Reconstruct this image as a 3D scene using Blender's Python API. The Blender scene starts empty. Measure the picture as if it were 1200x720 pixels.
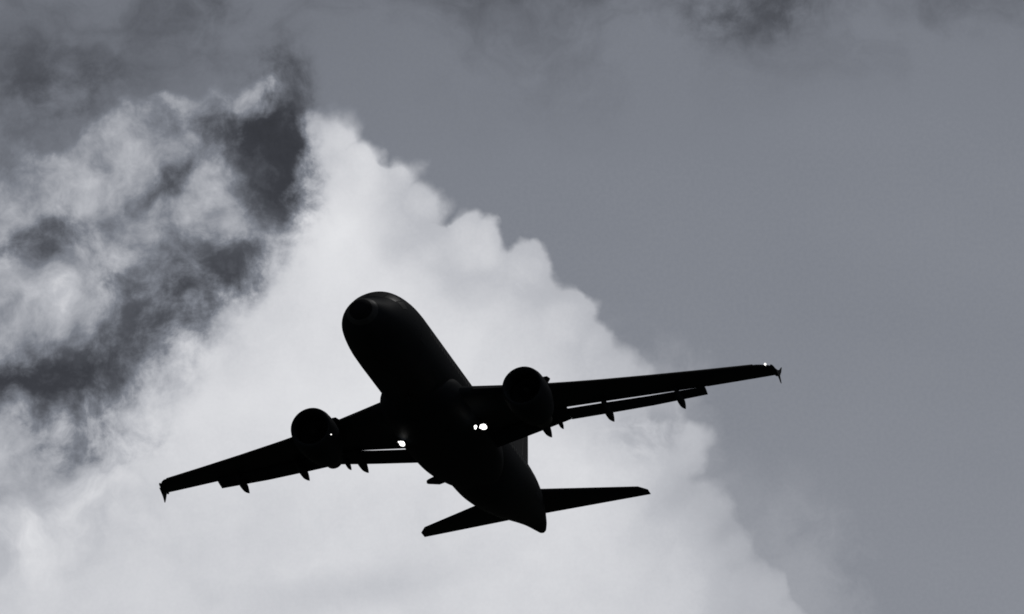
import bpy, math, random
from mathutils import Matrix, Vector
random.seed(7)
S = bpy.context.scene
COL = S.collection

# ------------------------------------------------------------------ camera
ELEV = math.radians(15.0)
cam_d = bpy.data.cameras.new('camera'); cam = bpy.data.objects.new('camera', cam_d); COL.objects.link(cam)
cam_d.sensor_width = 36.0; cam_d.lens = 240.0; cam_d.clip_start = 0.5; cam_d.clip_end = 100000
cam.location = (0, 0, 1.7); cam.rotation_euler = (math.radians(90) + ELEV, 0, 0)
S.camera = cam
S.view_settings.view_transform = 'Standard'; S.view_settings.look = 'None'
S.view_settings.exposure = 0; S.view_settings.gamma = 1; S.view_settings.use_curve_mapping = False

# ------------------------------------------------------------------ node maths helper
class V:
    """a float socket with operators"""
    def __init__(s, sock): s.s = sock
NT = None
def _in(node, i, v):
    if isinstance(v, V): NT.links.new(v.s, node.inputs[i])
    else: node.inputs[i].default_value = v
def M(op, *a, clamp=False):
    n = NT.nodes.new('ShaderNodeMath'); n.operation = op; n.use_clamp = clamp
    for i, v in enumerate(a): _in(n, i, v)
    return V(n.outputs[0])
V.__add__ = lambda a, b: M('ADD', a, b); V.__radd__ = V.__add__
V.__sub__ = lambda a, b: M('SUBTRACT', a, b); V.__rsub__ = lambda a, b: M('SUBTRACT', b, a)
V.__mul__ = lambda a, b: M('MULTIPLY', a, b); V.__rmul__ = V.__mul__
V.__truediv__ = lambda a, b: M('DIVIDE', a, b)
V.__neg__ = lambda a: M('MULTIPLY', a, -1.0)
def vec(x, y, z=0.0):
    """2-D sky point; z only picks an independent stretch of noise"""
    if z: x, y = x + z * 7.31, y + z * 3.17
    z = 0.0
    n = NT.nodes.new('ShaderNodeCombineXYZ'); _in(n, 0, x); _in(n, 1, y); _in(n, 2, z); return V(n.outputs[0])
def noise(v, scale, detail=5.0, rough=.55, lac=2.0, dist=0.0, dims='2D'):
    n = NT.nodes.new('ShaderNodeTexNoise'); NT.links.new(v.s, n.inputs['Vector'])
    n.noise_dimensions = dims
    n.inputs['Scale'].default_value = scale; n.inputs['Detail'].default_value = detail
    n.inputs['Roughness'].default_value = rough; n.inputs['Lacunarity'].default_value = lac
    n.inputs['Distortion'].default_value = dist
    return V(n.outputs['Fac'] if 'Fac' in n.outputs else n.outputs[0])
def noise_sep(v, scale, detail=3.0, rough=.5):
    n = NT.nodes.new('ShaderNodeTexNoise'); NT.links.new(v.s, n.inputs['Vector'])
    n.noise_dimensions = '2D'
    n.inputs['Scale'].default_value = scale; n.inputs['Detail'].default_value = detail; n.inputs['Roughness'].default_value = rough
    m = NT.nodes.new('ShaderNodeSeparateColor'); NT.links.new(n.outputs['Color'], m.inputs[0])
    return V(m.outputs[0]) - .5, V(m.outputs[1]) - .5
def puff(v, scale, smooth=.35, detail=0.0):
    n = NT.nodes.new('ShaderNodeTexVoronoi'); n.feature = 'SMOOTH_F1'; n.voronoi_dimensions = '2D'; NT.links.new(v.s, n.inputs['Vector'])
    n.inputs['Scale'].default_value = scale; n.inputs['Smoothness'].default_value = smooth
    try: n.inputs['Detail'].default_value = detail; n.normalize = False
    except Exception: pass
    return V(n.outputs['Distance'])
def smooth(x, a, b):
    n = NT.nodes.new('ShaderNodeMapRange'); n.interpolation_type = 'SMOOTHSTEP'; _in(n, 0, x); _in(n, 1, a); _in(n, 2, b)
    return V(n.outputs[0])
def lerp(a, b, t): return a + (b - a) * t
def curve(x, pts, lo, hi):
    """pts: (x,y) with x in lo..hi; returns y (any range) via a float curve"""
    ys = [p[1] for p in pts]; y0, y1 = min(ys), max(ys)
    n = NT.nodes.new('ShaderNodeFloatCurve'); c = n.mapping.curves[0]
    q = [((px - lo) / (hi - lo), (py - y0) / (y1 - y0)) for px, py in pts]
    c.points[0].location = q[0]; c.points[1].location = q[-1]
    for p in q[1:-1]: c.points.new(*p)
    n.mapping.update(); n.inputs[0].default_value = 1.0
    t = (x - lo) / (hi - lo); NT.links.new(t.s, n.inputs[1])
    return V(n.outputs[0]) * (y1 - y0) + y0

# ------------------------------------------------------------------ sky (world): evening-grey sky, cumulus tower, torn dark scud
SUN_EL, SUN_AZ = math.radians(52), math.radians(40)   # azimuth measured from +Y (view heading) towards +X
W = bpy.data.worlds.new('World'); S.world = W; W.use_nodes = True
NT = W.node_tree; NT.nodes.clear()
out = NT.nodes.new('ShaderNodeOutputWorld'); bg = NT.nodes.new('ShaderNodeBackground'); NT.links.new(bg.outputs[0], out.inputs[0])
STR = 0.1; bg.inputs[1].default_value = STR
sky = NT.nodes.new('ShaderNodeTexSky'); sky.sky_type = 'NISHITA'; sky.sun_disc = False
sky.sun_elevation = SUN_EL; sky.sun_rotation = SUN_AZ; sky.air_density = 1.0; sky.dust_density = 2.5; sky.ozone_density = 1.0
tc = NT.nodes.new('ShaderNodeTexCoord')
rotn = NT.nodes.new('ShaderNodeVectorRotate'); rotn.rotation_type = 'X_AXIS'; rotn.inputs['Angle'].default_value = -ELEV
NT.links.new(tc.outputs['Generated'], rotn.inputs['Vector'])
sp = NT.nodes.new('ShaderNodeSeparateXYZ'); NT.links.new(rotn.outputs[0], sp.inputs[0])
X, Y, Z = (V(sp.outputs[i]) for i in range(3))
Ys = M('MAXIMUM', Y, .02)
# tangent-plane sky coordinates round the cloud bank: one unit = 7.16 degrees near its middle
U = M('MINIMUM', M('MAXIMUM', X / Ys * 8.0, -9.0), 9.0)
T = M('MINIMUM', M('MAXIMUM', Z / Ys * 8.0, -9.0), 9.0)
P = vec(U, T, 0.0)
def px(x, y): return ((x - 600) / 1000.0, (360 - y) / 1000.0)

# --- base level of the high overcast / clear grey (display-like values, turned into light by the ramp at the end)
n_lo = noise(vec(U + 3.1, T * 1.6, .3), 1.3, 4, .5)
base = .51 + (n_lo - .5) * .05 - smooth(T, .05, .42) * .035 - smooth(U, .1, -.75) * .045 + smooth(T, .0, -.45) * .02
# dim veil streaks at the top of the frame
wx, wy = noise_sep(vec(U, T, 4.0), 3.0, 4, .55)
veil_n = noise(vec(U + wx * .35, T * 1.35 + wy * .35, 9.0), 4.2, 6, .6)
veil = smooth(veil_n, .40, .72) * smooth(T + (wy * .25), .18, .40)
base = base - veil * .12
def blob(cx, cy, rx, ry, ang=0.0, uu=None, tt=None):
    """soft elliptical falloff, 1 at centre, 0 outside; photo-ish sky position and radii /1000"""
    c = px(cx, cy); a = math.radians(ang); ca, sa = math.cos(a), math.sin(a)
    u = (uu if uu else U) - c[0]; t = (tt if tt else T) - c[1]
    e = M('POWER', (u * ca + t * sa) / (rx / 1000), 2.0) + M('POWER', (t * ca - u * sa) / (ry / 1000), 2.0)
    return smooth(M('SQRT', e), 1.0, 0.0)
def union(bs):
    r = bs[0]
    for b in bs[1:]: r = M('MAXIMUM', r, b)
    return r
def addup(bs):
    r = bs[0]
    for b in bs[1:]: r = r + b
    return r

# --- cumulus bank: boundary given along a diagonal running from upper left to lower right
A = math.radians(-47.0); ca, sa = math.cos(A), math.sin(A)     # s axis runs down-right, d axis is outward (up-right)
bx, by = noise_sep(vec(U, T, 1.0), 9.0, 3, .5)
cx_, cy_ = noise_sep(vec(U, T, 6.0), 30.0, 3, .55)
Uw = U + bx * .040 + cx_ * .012; Tw = T + by * .040 + cy_ * .012
s_ = Uw * ca + Tw * sa
d_ = -(Uw * sa) + Tw * ca
outline = [(362,150),(372,138),(392,131),(412,140),(428,170),(446,188),(466,184),(488,190),(494,215),(512,232),(520,250),(548,246),
 (574,254),(586,275),(588,296),(606,292),(632,286),(646,305),(662,330),(684,345),(700,372),(716,392),(738,422),(762,430),
 (786,462),(818,492),(832,522),(826,556),(850,568),(880,600),(900,640),(918,690),(940,740),(990,820)]
q = []
for x, y in outline:
    u, t = px(x, y); q.append((u * ca + t * sa, -u * sa + t * ca))
pts = [q[0]]
for p_ in q[1:]:
    if p_[0] > pts[-1][0] + .012: pts.append(p_)
    elif p_[1] > pts[-1][1]: pts[-1] = (pts[-1][0], p_[1])
pts = [(pts[0][0] - .05, pts[0][1] - .22)] + pts + [(pts[-1][0] + .5, pts[-1][1] - .2)]
lo, hi = pts[0][0], pts[-1][0]
edge = curve(s_, pts, lo, hi)
pf = puff(vec(Uw, Tw, .2), 15.0, .5) ; pf2 = puff(vec(Uw, Tw, .7), 36.0, .5)
fine = noise(vec(U, T, 2.2), 26.0, 6, .6)
def disc(x, y, r):
    c = px(x, y)
    return r / 1000.0 - M('SQRT', M('POWER', Up - c[0], 2.0) + M('POWER', Tp - c[1], 2.0))
Up = U + bx * .014 + cx_ * .012; Tp = T + by * .014 + cy_ * .012
lobes = union([disc(*l) for l in [(394,160,27),(420,202,38),(473,201,16),(498,240,25),(556,286,36),(620,315,29),(662,372,36),(700,402,24),(712,440,36),(757,441,14),(765,490,40),(806,525,32),(830,600,34),(866,640,26),(884,700,46),(905,745,50)]])
depth0 = edge - .009 - d_ + (.42 - pf) * .034
k_ = M('SMOOTH_MAX', depth0, lobes, .014)
depth = k_ + (.42 - pf2) * .013 + (fine - .5) * .011       # >0 inside the cloud
soft = smooth(noise(vec(U, T, 12.0), 5.0, 3, .5), .35, .7) + smooth(T, -.12, -.26) * .35
sw = lerp(.005, .014, soft)
cum = smooth(depth, -sw, sw)
# thin outlying veil on the lower right flank
fl_n = noise(vec(U + bx * .1, T + by * .1, 3.3), 11.0, 6, .6)
flank = smooth(depth + (fl_n - .5) * .15, -.105, .0) * smooth(T, -.12, -.30) * .55
flank = M('MAXIMUM', flank, smooth(depth + (fl_n - .5) * .14, -.05, .01) * .35 * smooth(T, .02, -.08))
# shading of the bank: pale at the heart, greyer on the thin sunless flank, soft billows
bil = noise(vec(U + bx * .12, T + by * .12, 5.5), 6.5, 6, .55)
bil2 = puff(vec(U + bx * .10, T + by * .10, 1.5), 9.0, .6)
inner = smooth(edge - d_ + (bil - .5) * .03, .0, .15)
ctone = .76 + inner * .09 + (bil - .5) * lerp(.10, .085, inner) + (.42 - bil2) * lerp(.09, .022, inner) + (fine - .5) * .03
ctone = ctone - smooth(T, -.08, -.36) * .02 - smooth(U, .05, .30) * .06
ctone = ctone + blob(395, 250, 75, 170, -10) * .05 + blob(330, 480, 260, 120, 0) * .03
ctone = ctone + (smooth(lobes + (fine - .5) * .012, -.004, .022) - .6) * .036 * (1.0 - inner * .8)
# greyer pockets
lit_g = noise(vec(U + bx * .2, T + by * .2, 2.7), 8.0, 6, .58)
ctone = ctone - blob(765, 500, 80, 55, 20) * smooth(fl_n, .40, .62) * .14 - blob(420, 690, 170, 40, 10) * .045 - blob(10, 560, 260, 190, 10) * (.07 + (lit_g - .5) * .5)
tone = lerp(base, ctone, M('MAXIMUM', cum, flank))

# --- the broken shoulder of the bank on the left: lit wisps torn by the wind
wx2, wy2 = noise_sep(vec(U, T, 8.0), 6.0, 3, .55)
wx3, wy3 = noise_sep(vec(U, T, 18.0), 22.0, 4, .6)
Uv = U + wx2 * .10 + wx3 * .036; Tv = T + wy2 * .10 + wy3 * .036
a_ = math.radians(33)
st = vec((U * math.cos(a_) + T * math.sin(a_)) * .62 + wx2 * .07, (T * math.cos(a_) - U * math.sin(a_)) + wy2 * .07, 2.0)
lit_n = noise(st, 9.0, 6, .60) * .45 + noise(vec(U + wx2 * .06, T + wy2 * .06, 5.0), 17.0, 7, .60) * .55
sh = union([blob(185, 235, 265, 150, 28, Uv, Tv), blob(40, 320, 240, 190, 0, Uv, Tv), blob(250, 330, 230, 240, 0, Uv, Tv),
            blob(60, 620, 460, 400, 0, Uv, Tv)])
sh_m = smooth(sh + (lit_n - .5) * .22 , .13, .27)
sh_tone = .60 + (lit_n - .5) * 1.05 + blob(330, 590, 360, 250, 12, Uv, Tv) * .30 + blob(80, 640, 330, 200, 0, Uv, Tv) * .14 \
    + blob(70, 345, 110, 60, 0, Uv, Tv) * .08 + blob(225, 215, 70, 50, 20, Uv, Tv) * .10 + blob(110, 215, 110, 50, 30, Uv, Tv) * .06 + blob(345, 330, 60, 90, -20, Uv, Tv) * .2
sh_tone = M('MINIMUM', sh_tone, .815 + (bil - .5) * .08)
tone_l = lerp(base, sh_tone, sh_m)
low = smooth(T - (U + .6) * .9 + wx2 * .25, -.08, -.30)        # the lower left merges again into the smooth bank
tone = lerp(tone, lerp(tone_l, ctone - .015, low), smooth(U + wx2 * .10 + wx3 * .03, -.232, -.285))

# --- dark scud in front
scud_n = noise(vec(U + wx2 * .05, T + wy2 * .05, 14.0), 15.0, 8, .64)
def sc(l):  # (x, y, rx, ry, angle, strength)
    return addup([blob(a, b, c, d, e, Uv, Tv) * f for a, b, c, d, e, f in l])
scud = sc([(327, 208, 80, 100, 0, 1.2), (345, 118, 60, 120, 8, .50), (325, 150, 70, 60, 0, .4), (268, 150, 130, 44, -6, .85), (300, 90, 90, 40, 0, .34),
           (195, 212, 95, 34, 38, .78),
           (50, 285, 140, 50, 12, .80),
           (255, 335, 140, 58, 28, .74), (150, 350, 110, 70, -10, .42), (215, 285, 90, 70, 0, .35),
           (10, 440, 210, 70, 4, 1.1), (150, 420, 130, 66, 14, .5), (230, 420, 120, 70, 20, .3), (100, 490, 140, 80, 0, .42),
           (80, 85, 170, 90, -20, .58), (200, 320, 190, 120, 22, .22), (60, 520, 170, 80, 10, .2), (10, 170, 170, 120, 0, .36), (250, 40, 140, 70, 0, .18),
           (885, -5, 200, 84, 8, .62), (565, -15, 220, 70, 0, .45), (1120, 0, 160, 60, 0, .24)])
scud_a = smooth(scud * .95 + (scud_n - .5) * (.12 + M('MINIMUM', scud, .5) * 3.8), -.02, 1.12)
dark = .228 + (scud_n - .5) * .28
tone = lerp(tone, dark, scud_a * .97)
# faint mottling everywhere
tone = tone + (noise(vec(U, T, 20.0), 220.0, 2, .6) - .5) * .020

ramp = NT.nodes.new('ShaderNodeValToRGB'); NT.links.new(tone.s, ramp.inputs[0])
def lin(c):
    c /= 255.0
    return c / 12.92 if c <= .04045 else ((c + .055) / 1.055) ** 2.4
stops = [(0.0, (8, 9, 12)), (.25, (60, 62, 68)), (.5, (125, 129, 138)), (.75, (187, 189, 195)), (.85, (216, 217, 221)), (1.0, (244, 245, 247))]
el = ramp.color_ramp.elements
el[0].position, el[1].position = 0.0, 1.0
for p_, c in stops[1:-1]: el.new(p_)
for e, (p_, c) in zip(el, stops): e.color = (lin(c[0]), lin(c[1]), lin(c[2]), 1)
mul = NT.nodes.new('ShaderNodeVectorMath'); mul.operation = 'SCALE'; NT.links.new(ramp.outputs[0], mul.inputs[0]); mul.inputs['Scale'].default_value = 1.0 / STR
# rest of the heavens: the physical sky, drained of colour like the photograph, under broken grey cloud, with fill light added behind the camera
hs = NT.nodes.new('ShaderNodeHueSaturation'); hs.inputs['Saturation'].default_value = .12; hs.inputs['Value'].default_value = .36
NT.links.new(sky.outputs[0], hs.inputs['Color'])
gen = V(tc.outputs['Generated'])
wide = smooth(noise(gen, 2.6, 6, .55, dims='3D'), .38, .62)
dim = NT.nodes.new('ShaderNodeVectorMath'); dim.operation = 'SCALE'; NT.links.new(hs.outputs[0], dim.inputs[0]); NT.links.new(((1.0 - wide * .7) * (smooth(-Y, -.25, .6) * 3.0 + .45)).s, dim.inputs['Scale'])  # unseen sky behind the camera brightened to fill the aircraft's belly
near = smooth(M('SQRT', M('POWER', X / Ys, 2.0) + M('POWER', Z / Ys, 2.0)), .16, .10) * M('GREATER_THAN', Y, .05)
bg2 = NT.nodes.new('ShaderNodeBackground'); bg2.inputs[1].default_value = STR; NT.links.new(dim.outputs[0], bg2.inputs[0])
NT.links.new(mul.outputs[0], bg.inputs[0])
mx = NT.nodes.new('ShaderNodeMixShader'); NT.links.new(near.s, mx.inputs[0]); NT.links.new(bg2.outputs[0], mx.inputs[1]); NT.links.new(bg.outputs[0], mx.inputs[2])
NT.links.new(mx.outputs[0], out.inputs[0])
W.cycles.sampling_method = 'MANUAL'; W.cycles.sample_map_resolution = 256
S.cycles.max_bounces = 3; S.cycles.filter_width = 1.75

# ------------------------------------------------------------------ sun (behind the clouds, ahead and to the right)
sl = bpy.data.lights.new('sun', 'SUN'); sl.energy = .5; sl.angle = math.radians(10); sl.color = (1, .98, .96)
so = bpy.data.objects.new('sun', sl); COL.objects.link(so)
sd = Vector((math.sin(SUN_AZ) * math.cos(SUN_EL), math.cos(SUN_AZ) * math.cos(SUN_EL), math.sin(SUN_EL)))
so.rotation_euler = sd.to_track_quat('Z', 'Y').to_euler(); so.location = sd * 500

# ------------------------------------------------------------------ materials
def mat(name, col, rough=.4, metal=0.0, coat=0.0, emit=None, es=0.0, var=.25, vscale=1.5, bump=0.0, spec=.5):
    global NT
    m = bpy.data.materials.new(name); m.use_nodes = True; NT = m.node_tree
    b = NT.nodes['Principled BSDF']
    t = NT.nodes.new('ShaderNodeTexCoord'); mp = NT.nodes.new('ShaderNodeMapping'); NT.links.new(t.outputs['Object'], mp.inputs[0])
    mp.inputs['Scale'].default_value = (.35, 1, 1)
    n = noise(V(mp.outputs[0]), vscale, 6, .6, dims='3D')
    r = NT.nodes.new('ShaderNodeValToRGB'); NT.links.new(n.s, r.inputs[0])
    r.color_ramp.elements[0].position = .3; r.color_ramp.elements[1].position = .7
    r.color_ramp.elements[0].color = tuple(c * (1 - var) for c in col) + (1,); r.color_ramp.elements[1].color = tuple(c * (1 + var) for c in col) + (1,)
    NT.links.new(r.outputs[0], b.inputs['Base Color'])
    NT.links.new(((n - .5) * .2 + rough).s, b.inputs['Roughness'])
    b.inputs['Metallic'].default_value = metal; b.inputs['Coat Weight'].default_value = coat; b.inputs['Specular IOR Level'].default_value = spec
    if emit: b.inputs['Emission Color'].default_value = tuple(emit) + (1,); b.inputs['Emission Strength'].default_value = es
    return m
paint = mat('dark_paint', (.012, .0142, .018), .6, spec=.03)
paint2 = mat('radome_paint', (.006, .006, .008), .7, spec=.03)
greyp = mat('grey_paint', (.026, .027, .031), .5, spec=.08)
ring_mat = mat('ring_grey', (.024, .026, .03), .5, spec=.1)
metalm = mat('bare_metal', (.012, .0125, .014), .5, metal=.3, spec=.1)
darkm = mat('duct_lining', (.008, .008, .009), .6, spec=.1)
glass = mat('cockpit_glass', (.004, .005, .007), .3, spec=.08)
lampm = mat('lamp_glow', (.8, .8, .8), .3, emit=(1, .98, .95), es=2.5, var=.05)
lensm = mat('lamp_and_glint_glow', (.8, .8, .8), .3, emit=(1, .98, .95), es=2.0, var=.05)
grass = mat('dark_grass', (.08, .085, .07), .95, vscale=.02, spec=.1)

# ------------------------------------------------------------------ ground, below the frame
def mesh(name, vs, fs, m, parent=None, smooth_=True, angle=None):
    me = bpy.data.meshes.new(name); me.from_pydata([tuple(v) for v in vs], [], fs); me.update()
    import bmesh
    b = bmesh.new(); b.from_mesh(me); bmesh.ops.recalc_face_normals(b, faces=b.faces); b.to_mesh(me); b.free()
    if smooth_:
        for p_ in me.polygons: p_.use_smooth = True
        try: me.set_sharp_from_angle(angle=math.radians(angle or 35))
        except Exception: pass
    me.materials.append(m)
    o = bpy.data.objects.new(name, me); COL.objects.link(o)
    if parent: o.parent = parent
    return o
ring = [(40000 * math.cos(a * math.pi / 48), 40000 * math.sin(a * math.pi / 48), 0) for a in range(96)]
g = mesh('ground', ring, [list(range(96))], grass, smooth_=False); g['kind'] = 'structure'

# ------------------------------------------------------------------ the airliner: body frame x aft of the nose, y starboard, z up (metres)
RC = [[0.24911027357511561, -0.9631278243809044, -0.10163102627956083], [0.36206231214406015, 0.18994521629791516, -0.9125961302407737], [0.8982510527264792, 0.1905403073075193, 0.3960295917818868]]
TCAM = Vector((-3.132820911700856, 6.086807592000881, 357.6112236341606))
CW = Matrix(((1, 0, 0), (0, math.sin(ELEV), math.cos(ELEV)), (0, -math.cos(ELEV), math.sin(ELEV))))   # right, down, forward -> world
Rw = CW @ Matrix(RC)
org = Vector((0, 0, 1.7)) + CW @ TCAM - Rw @ Vector((18, 0, 0))
plane = bpy.data.objects.new('airliner', None); COL.objects.link(plane)
plane.empty_display_size = 2
plane.matrix_world = Matrix.Translation(org) @ Rw.to_4x4()
plane['label'] = 'dark twin-engine passenger jet banking overhead in silhouette with landing lights on, against the white cloud'
plane['category'] = 'airplane'

def interp(tab, x, col=1):
    """monotone cubic through tab rows"""
    xs = [r[0] for r in tab]; ys = [r[col] for r in tab]
    if x <= xs[0]: return ys[0]
    if x >= xs[-1]: return ys[-1]
    i = max(k for k in range(len(xs) - 1) if xs[k] <= x)
    dl = [(ys[k + 1] - ys[k]) / (xs[k + 1] - xs[k]) for k in range(len(xs) - 1)]
    def m(k):
        if k == 0: return dl[0]
        if k == len(xs) - 1: return dl[-1]
        a, b = dl[k - 1], dl[k]
        return 0 if a * b <= 0 else 2 * a * b / (a + b)
    h = xs[i + 1] - xs[i]; t = (x - xs[i]) / h
    return ys[i] * (2*t**3 - 3*t*t + 1) + m(i) * h * (t**3 - 2*t*t + t) + ys[i + 1] * (-2*t**3 + 3*t*t) + m(i + 1) * h * (t**3 - t*t)
def lerp_tab(tab, x, col=1):
    if x <= tab[0][0]:
        a, b = tab[0], tab[1]
    elif x >= tab[-1][0]: a, b = tab[-2], tab[-1]
    else:
        i = max(k for k in range(len(tab) - 1) if tab[k][0] <= x); a, b = tab[i], tab[i + 1]
    return a[col] + (b[col] - a[col]) * (x - a[0]) / (b[0] - a[0])
def loft(secs, cap=True, closed=True):
    n = len(secs[0]); vs = [v for s in secs for v in s]; fs = []
    for i in range(len(secs) - 1):
        for j in range(n if closed else n - 1):
            k = (j + 1) % n; fs.append([i*n + j, i*n + k, (i+1)*n + k, (i+1)*n + j])
    if cap: fs += [list(range(n)), list(range((len(secs)-1)*n, len(secs)*n))]
    return vs, fs

FUS = [ # x, top, bottom, half width
 (0.0,-.60,-.64,.02),(.08,-.35,-.90,.29),(.25,-.14,-1.10,.52),(.5,.02,-1.28,.76),(1.0,.22,-1.52,1.07),(1.5,.40,-1.69,1.30),(2.0,.74,-1.81,1.47),(2.5,1.10,-1.90,1.61),
 (3.0,1.40,-1.97,1.71),(3.5,1.62,-2.01,1.79),(4.5,1.90,-2.06,1.90),(5.5,2.03,-2.07,1.955),(6.5,2.07,-2.07,1.975),(14,2.07,-2.07,1.975),(23,2.07,-2.07,1.975),(25,2.07,-1.95,1.96),
 (27,2.06,-1.62,1.90),(29,2.03,-1.18,1.77),(31,1.98,-.68,1.56),(33,1.88,-.14,1.26),(34.5,1.78,.26,.98),(36,1.62,.60,.66),(37,1.45,.76,.44),(37.65,1.26,.84,.24)]
def fus(x, th, off=0.0):
    zt, zb, w = (interp(FUS, x, c) for c in (1, 2, 3)); zc, h = (zt + zb) / 2, (zt - zb) / 2
    return Vector((x, (w + off) * math.sin(th), zc + (h + off) * math.cos(th)))
# the nose cone reaches a little further forward
FUS = [(x - .33 * max(0, 1 - x / 8.0), zt + (.10 * max(0, 1 - abs(x - 2.0) / 2.5)), zb, w) for x, zt, zb, w in FUS]
X0 = -.33
NR = 72
def fus_part(name, xs, m, off=0.0):
    return mesh(name, *loft([[fus(x, 2*math.pi*j/NR, off) for j in range(NR)] for x in xs]), m, plane)
body_x = [.29 + (6.5 - .29) * (i / 34) ** 1.2 for i in range(35)] + [7.5 + i for i in range(16)] + [23 + i * .45 for i in range(33)] 
body_x = [x for x in body_x if x < 37.6] + [37.65]
body = fus_part('fuselage', body_x, paint)
fus_part('radome', [X0 + v for v in (0, .02, .05, .09, .14, .2, .26, .33)], paint2)
fus_part('nose_ring', [X0 + v for v in (.331, .38, .44, .5, .56, .619)], ring_mat)  # band a little lighter than the rest of the nose
# exhaust of the auxiliary unit in the tail cone
def lathe(name, prof, c, m, parent, n=56, tilt=0.0, cap=True):
    secs = []
    for x, r in prof:
        secs.append([Vector((c[0] + x, c[1] + r * math.sin(2*math.pi*j/n), c[2] + r * math.cos(2*math.pi*j/n) - x * tilt)) for j in range(n)])
    return mesh(name, *loft(secs, cap), m, parent)
lathe('tail_exhaust', [(0, .16), (.12, .17), (.15, .15), (.15, .12), (-.2, .11)], (37.65, 0, 1.05), metalm, plane, 28)

# patches that lie on the fuselage skin
def patch(name, x0, x1, t0, t1, m, parent, off=.012, x0b=None, x1b=None, n=6, skin=.02):
    """quad patch between stations and angles (deg from top, + starboard); x0b/x1b = stations at the t1 side"""
    x0b = x0 if x0b is None else x0b; x1b = x1 if x1b is None else x1b
    vs, fs = [], []
    for lay in (off, off - skin):
        for i in range(n + 1):
            for j in range(n + 1):
                a, b = i / n, j / n; xa = x0 + (x0b - x0) * b; xb = x1 + (x1b - x1) * b
                vs.append(fus(xa + (xb - xa) * a, math.radians(t0 + (t1 - t0) * b), lay))
    q_ = (n + 1) ** 2
    for i in range(n):
        for j in range(n):
            a = i * (n + 1) + j; fs.append([a, a + 1, a + n + 2, a + n + 1]); fs.append([q_ + a, q_ + a + n + 1, q_ + a + n + 2, q_ + a + 1])
    rim = [i * (n + 1) for i in range(n + 1)] + [n * (n + 1) + j for j in range(1, n + 1)] + [i * (n + 1) + n for i in range(n - 1, -1, -1)] + [j for j in range(n - 1, 0, -1)]
    for k in range(len(rim)):
        a, b = rim[k], rim[(k + 1) % len(rim)]; fs.append([a, b, q_ + b, q_ + a])
    return mesh(name, vs, fs, m, parent, angle=50)
for s in (-1, 1):
    patch('cockpit_window', 1.50, 2.40, s * 3, s * 33, glass, plane, x0b=1.58, x1b=2.44)
    patch('cockpit_window', 1.64, 2.52, s * 36, s * 58, glass, plane, x0b=2.03, x1b=2.83)
    patch('cockpit_window', 2.2, 2.94, s * 60, s * 76, glass, plane, x0b=2.4, x1b=2.98)
    patch('passenger_door', 4.7, 5.52, s * 62, s * 112, paint, plane, off=.008)
    patch('passenger_door', 29.6, 30.4, s * 62, s * 112, paint, plane, off=.008)
patch('nose_gear_door', 3.6, 6.6, 172, 188, paint, plane, off=.01)
for s in (-1, 1):       # the cabin windows: small dark panes above the wing line
    for i in range(42):
        x = 6.5 + i * .533
        patch('cabin_window', x, x + .23, s * 77, s * 87, glass, plane, off=.004, n=2, skin=.01)

# belly fairing
BF = [(8.9,.8,-1.35,.45),(9.7,1.5,-1.28,.8),(10.5,1.95,-1.22,1.05),(11.4,2.18,-1.2,1.2),(13.5,2.28,-1.2,1.28),(16,2.3,-1.2,1.3),(18.5,2.22,-1.2,1.24),(20,2.08,-1.2,1.12),(21.5,1.74,-1.2,.95),(23,1.2,-1.15,.78),(24.8,.5,-1.0,.5)]
def sup(t, e): c = math.cos(t); return math.copysign(abs(c) ** e, c)
secs = []
for i in range(45):
    x = 8.9 + 15.9 * i / 44; w, zc, h = (interp(BF, x, c) for c in (1, 2, 3))
    secs.append([Vector((x, w * sup(2*math.pi*j/64 - math.pi/2, .8), zc + h * sup(2*math.pi*j/64, .8))) for j in range(64)])
mesh('belly_fairing', *loft(secs), paint, plane)

# lifting surfaces -------------------------------------------------
def foil(n=18, t=.12, camber=.02, x_end=1.0):
    """closed section, unit chord, from TE upper round LE to TE lower; cut at x_end"""
    up, dn = [], []
    for i in range(n + 1):
        b = math.pi * i / n; x = x_end * (1 - math.cos(b)) / 2
        y = 5 * t * (.2969 * math.sqrt(x) - .126 * x - .3516 * x*x + .2843 * x**3 - .1015 * x**4) + .002
        c = camber * 4 * x * (1 - x)
        up.append((x, c + y)); dn.append((x, c - y))
    return up[::-1] + dn[1:]
def surf(name, stations, m, parent, n=18):
    """stations: (origin xyz of LE, TE xyz, t/c, camber, cut)"""
    secs = []
    for le, te, t, cam_, cut in stations:
        le, te = Vector(le), Vector(te); ch = te - le; c = ch.length; ax = ch / c; nz = Vector((-ax.z, 0, ax.x)).normalized()
        secs.append([le + ax * (x * c) + nz * (z * c) for x, z in foil(n, t, cam_, cut)])
    return mesh(name, *loft(secs), m, parent, angle=40)
ZW = lambda y: -1.2 + (abs(y) - 2) * .095 + .35 * (abs(y) / 17) ** 2
LE = [(1.2,10.45),(2.2,11.08),(4.9,12.80),(7.75,14.50),(12,16.90),(16.1,19.16)]
TM = [(1.2,17.35),(2.2,17.3),(4.7,17.0),(6.4,16.98),(8.0,17.62),(12.78,19.60),(13.4,19.86),(16.1,20.90)]   # rear edge of the fixed wing
FC = [(1.2,18.8),(6.4,18.0),(13.4,19.86),(16.1,20.90)]                                      # notional full chord
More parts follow.
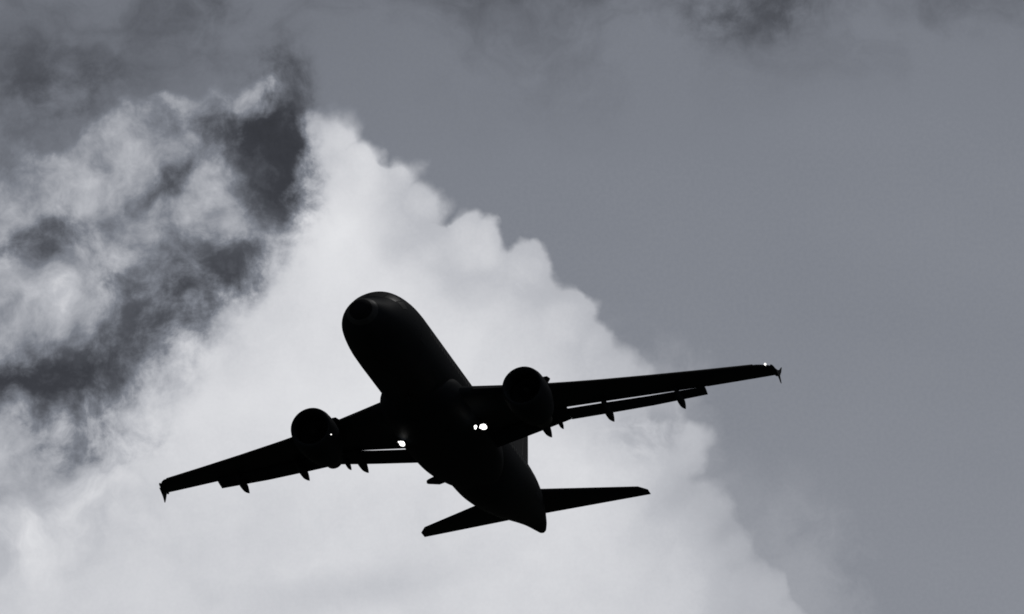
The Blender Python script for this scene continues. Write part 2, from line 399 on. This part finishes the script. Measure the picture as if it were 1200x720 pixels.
def wing(s):
    st = []
    for y in [1.3, 2.2, 3.5, 4.9, 6.38, 7.75, 9, 10.5, 12, 13.38]:
        le, te = lerp_tab(LE, y), lerp_tab(TM, y); full = max(te + .45 - .04 * y, te + .05); c = full - le
        t = .15 - .04 * y / 16
        st.append(((le, s*y, ZW(y)), (full, s*y, ZW(y) - .0), t, .012, (te - le) / c))
    w = surf('wing', st, paint, plane)
    st = []
    for y, le in [(13.385, 17.66), (14.6, 18.33), (15.6, 18.885), (16.2, 19.22), (16.5, 19.45), (16.75, 19.75), (16.9, 20.05)]:
        if s > 0: y = min(y, 16.2 + (y - 16.2) * .55) if y > 16.2 else y
        te = 19.88 + (y - 13.385) * .385; st.append(((le, s*y, ZW(y)), (te, s*y, ZW(y) - .01), .11 - (.03 if y > 16.4 else 0), .012, 1.0))
    surf('wingtip', st, paint, w)
    # flaps
    def flap(name, rows):
        st = []
        for y, x0, x1, dz0, dz1 in rows: st.append(((x0, s*y, ZW(y) + dz0), (x1, s*y, ZW(y) + dz1), .13, .02, 1.0))
        return surf(name, st, paint, w)
    q_ = 0.0 if s > 0 else .05
    flap('flap', [(2.05, 17.27, 18.62, -.165 + q_, -.41), (4.2, 17.0, 18.28, -.125 + q_, -.39), (4.9, 16.9, 18.17, -.09 + q_, -.38), (6.396, 16.80, 17.93, -.06, -.35)])
    k = -.24 if s > 0 else 0.0
    flap('flap', [(6.40, 17.14 + k, 18.0, -.06, -.35), (8.0, 17.71 + k, 18.57, -.06, -.34), (10.5, 18.62 + k, 19.42, -.09, -.33), (13.3, 19.53 + k, 20.2, -.13, -.32)])
    # slats: slim nose pieces drooped ahead of the fixed leading edge
    def slat(y0, y1):
        st = []
        for k in range(5):
            y = y0 + (y1 - y0) * k / 4; le = lerp_tab(LE, y); t = .15 - .04 * y / 16
            st.append(((le - .10, s*y, ZW(y) - .06), (le + .42, s*y, ZW(y) + .13), .22, .05, 1.0))
        return surf('slat', st, metalm, w, 10)
    slat(2.75, 5.2); slat(6.3, 16.0)
    # flap track fairings
    for y, x1, big in [(5.0, 19.1, 1.0), (8.32, 19.5, .95), (11.95, 20.68, .85), (5.78, 18.55, .5)]:
        L = 3.0 * big; r = .26 * big ** .8; z1 = ZW(y) - .52 * (1 if big > .6 else .95)
        prof = [(0, .02), (.12, .45), (.3, .85), (.5, 1.0), (.68, .92), (.82, .62), (.93, .28), (1, .03)]
        secs = []
        for i in range(25):
            a = i / 24; k = interp(prof, a)
            cx = x1 - L * (1 - a); cz = z1 + .24 * (1 - a) ** 1.2 - .0
            secs.append([Vector((cx, s*y + r * .78 * k * math.sin(2*math.pi*j/20), cz + r * 1.25 * k * math.cos(2*math.pi*j/20))) for j in range(20)])
        mesh('flap_track_fairing', *loft(secs), paint, w)
    # wing tip fence
    pr = [(20.1,.46),(20.75,.60),(21.3,.83),(21.72,1.12),(21.6,.8),(21.32,.5),(21.24,.25),(21.12,-.02),(20.8,.2)]
    yf = 16.98 if s < 0 else 16.66
    if s > 0: pr = [(x - max(0, z - .5) * .7, z - max(0, z - .5) * .45) for x, z in pr]
    vs = [Vector((x, s * (yf + (abs(z - .5)) * .12), z)) for x, z in pr] + [Vector((x, s * (yf + .05 + (abs(z - .5)) * .12), z)) for x, z in pr]
    n = len(pr); fs = [list(range(n)), list(range(n, 2*n))] + [[i, (i+1) % n, n + (i+1) % n, n + i] for i in range(n)]
    mesh('wingtip_fence', vs, fs, paint, w, smooth_=False)
    # bridge from the rounded tip to the fence
    ball = lambda nm, c, r, m_, p_, sx=1.0, n=16: mesh(nm, *loft([[Vector((c[0] - sx * r * math.cos(math.pi*i/n), c[1] + max(.001, r * math.sin(math.pi*i/n)) * math.sin(2*math.pi*j/20), c[2] + max(.001, r * math.sin(math.pi*i/n)) * math.cos(2*math.pi*j/20))) for j in range(20)] for i in range(n + 1)]), m_, p_)
    ball('tip_pod', (20.5, s*(yf - .1), .52), .12, paint, w, 7.0)
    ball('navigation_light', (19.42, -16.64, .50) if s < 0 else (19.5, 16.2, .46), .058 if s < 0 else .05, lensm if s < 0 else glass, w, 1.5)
    # engine ------------------------------------------------------
    e = bpy.data.objects.new('engine', None); COL.objects.link(e); e.parent = plane
    c = (10.3, 5.73 if s > 0 else -5.57, -1.93); tl = .055
    lathe('cowling', [(.9,.86),(.5,.85),(.25,.87),(.1,.92),(.02,.97),(0,1.0),(.02,1.03),(.1,1.075),(.3,1.12),(.7,1.15),(1.2,1.16),(1.8,1.13),(2.4,1.04),(2.9,.94),(3.05,.90),(3.05,.86),(2.6,.9),(2.0,.95)], c, paint, e, tilt=tl, cap=False)
    lathe('core_nozzle', [(1.6,.3),(2.4,.70),(3.0,.66),(3.6,.60),(4.4,.48),(4.4,.43),(3.9,.42),(3.5,.3)], c, metalm, e, 40, tl)
    lathe('exhaust_cone', [(3.6,.30),(4.4,.27),(4.8,.17),(5.05,.03)], c, metalm, e, 28, tl)
    lathe('spinner', [(.45,.01),(.5,.06),(.6,.13),(.75,.2),(.95,.27)], c, metalm, e, 28, tl)
    vs, fs = [], []
    for b in range(30):
        a0 = 2 * math.pi * b / 30
        for r_, tw, dx in [(.24, .05, .0), (.5, .085, .02), (.84, .10, .05)]:
            for q_ in (-1, 1):
                for th_ in (0, .012):
                    a_ = a0 + q_ * tw / (r_ + .15) * .8
                    vs.append(Vector((c[0] + .95 + q_ * .10 * (1.2 - r_ * .7) + th_ + dx, c[1] + r_ * math.sin(a_), c[2] + r_ * math.cos(a_) - .95 * tl)))
        o = b * 12
        for k in (0, 4):
            fs += [[o+k, o+k+2, o+k+6, o+k+4], [o+k+1, o+k+5, o+k+7, o+k+3], [o+k, o+k+4, o+k+5, o+k+1], [o+k+2, o+k+3, o+k+7, o+k+6]]
    mesh('fan', vs, fs, metalm, e, smooth_=False)
    lathe('fan_backplate', [(1.15,.86),(1.16,.3),(1.18,.02)], c, darkm, e, 40, tl)
    # pylon
    secs = []
    for x, zb, zt, wd in [(11.6,-.85,-.70,.03),(12.2,-.95,-.50,.14),(13.2,-1.1,-.52,.19),(14.2,-1.55,-.6,.2),(15.4,-1.5,-.75,.19),(16.6,-1.15,-.8,.12),(17.4,-.98,-.85,.03)]:
        secs.append([Vector((x, c[1] + wd * sup(2*math.pi*j/20 - math.pi/2, .7), (zb + zt)/2 + (zt - zb)/2 * sup(2*math.pi*j/20, .7))) for j in range(20)])
    mesh('pylon', *loft(secs), paint, e)
    # vortex strakes on the cowling
    for sd_, lab in ((-1, 0),):
        y0 = c[1] + sd_ * .97; vs = []
        for yy in (0, .06):
            for x, h in [(11.15, 0), (11.4, .17), (11.85, .24), (12.05, 0)]:
                vs += [Vector((x, y0 + sd_ * (h * .85) - 0, c[2] + .55 + h * .6 + yy))]
        mesh('strake', vs, [[0,1,2,3],[7,6,5,4],[0,4,5,1],[1,5,6,2],[2,6,7,3],[3,7,4,0]], paint, e, smooth_=False)
    return w
for s in (1, -1): wing(s)

def ball(nm, c, r, m_, p_, sx=1.0, n=14):
    return mesh(nm, *loft([[Vector((c[0] - sx * r * math.cos(math.pi*i/n), c[1] + max(.001, r * math.sin(math.pi*i/n)) * math.sin(2*math.pi*j/20), c[2] + max(.001, r * math.sin(math.pi*i/n)) * math.cos(2*math.pi*j/20))) for j in range(20)] for i in range(n + 1)]), m_, p_)
# landing lamps swung out under the wing roots and glowing balls for glints inboard of the engines
def lamp_or_glint(c, r, m_=None, house=True):
    l = ball('landing_light_or_glint', c, r, m_ or lampm, plane, .55)
    if house:
        ball('lamp_housing', (c[0] + r * 1.0, c[1], c[2] + r * .1), r * 1.02, metalm, l, .95)
    return l
def glow(c, r, p_):
    b = ball('reflector', c, r, lampm, p_, .6)
l = lamp_or_glint((13.55, -2.62, -2.41), .155); glow((13.53, -2.70, -2.47), .11, l); glow((13.56, -2.53, -2.35), .10, l); glow((13.55, -2.45, -2.42), .05, l)
l = lamp_or_glint((13.35, -2.25, -2.40), .085); glow((13.36, -2.23, -2.49), .055, l)
l = lamp_or_glint((13.65, 1.78, -2.43), .135); glow((13.66, 1.86, -2.35), .085, l); glow((13.65, 1.72, -2.50), .09, l)
ball('bracket_glow', (13.7, 1.97, -2.27), .035, lensm, plane, 1.0)  # lamplight caught on the stem, put in as a glowing ball
lamp_or_glint((10.5, 4.72, -2.50), .034, lensm, False); lamp_or_glint((13.2, -4.19, -1.6), .05, lensm, False)  # reflection glints on the nacelles, put in as tiny glowing balls

# tailplane
ZH = lambda y: 1.0 + .105 * y
for s in (1, -1):
    st = []
    for y in (.25, 1.11, 2.5, 4, 5.4, 6.1, 6.35, 6.5):
        le = 31.95 + (y - 1.11) * .722; te = 35.45 + (y - .7) * .285
        if y > 6.1: le += (y - 6.1) * 1.2
        if s < 0: y *= .985
        st.append(((le, s*y, ZH(y)), (te - .02, s*y, ZH(y)), .10 if y < 6.4 else .05, -.005, 1.0))
    t = surf('tailplane', st, paint, plane)
# fin and rudder
def vsurf(name, rows, m, parent, cut0=0.0, cut=1.0):
    secs = []
    for z, le, te, t in rows:
        c = te - le; secs.append([Vector((le + x * c, y * c, z)) for x, y in foil(16, t, 0, cut)])
    return mesh(name, *loft(secs), m, parent, angle=40)
FZ = [1.5, 2.4, 3.5, 5, 6.5, 7.6, 7.85]
def f_le(z): return 28.9 + (z - 1.9) * 1.03 + (max(0, z - 7.6) * 1.5) - (max(0, 2.6 - z) * 1.2)
def f_te(z): return 35.8 + (z - 4.16) * .41
fin = vsurf('fin', [(z, f_le(z), f_te(z) - .3 * (f_te(z) - f_le(z)), .10) for z in FZ], greyp, plane)
rows = [(z, f_te(z) - .31 * (f_te(z) - f_le(z)), f_te(z), .10) for z in FZ[1:]]
vsurf('rudder', rows, greyp, fin)

# small blades and masts under the belly
def blade(name, pts3, th, m=paint, axis=Vector((0, 0, 1))):
    vs = [Vector(p_) - axis * th for p_ in pts3] + [Vector(p_) + axis * th for p_ in pts3]; n = len(pts3)
    mesh(name, vs, [list(range(n)), list(range(n, 2*n))] + [[i, (i+1) % n, n + (i+1) % n, n + i] for i in range(n)], m, plane, smooth_=False)
blade('drain_mast', [(20.5, 1.3, -1.6), (20.75, 1.85, -1.68), (21.0, 2.3, -1.7), (21.15, 2.42, -1.7), (21.3, 2.36, -1.7), (21.7, 1.85, -1.68), (21.65, 1.4, -1.62), (21.5, 1.0, -1.5)], .075)
blade('blade_antenna', [(8.2, 0, -2.0), (8.45, 0, -2.38), (8.7, 0, -2.4), (8.75, 0, -2.0)], .02, axis=Vector((0, 1, 0)))
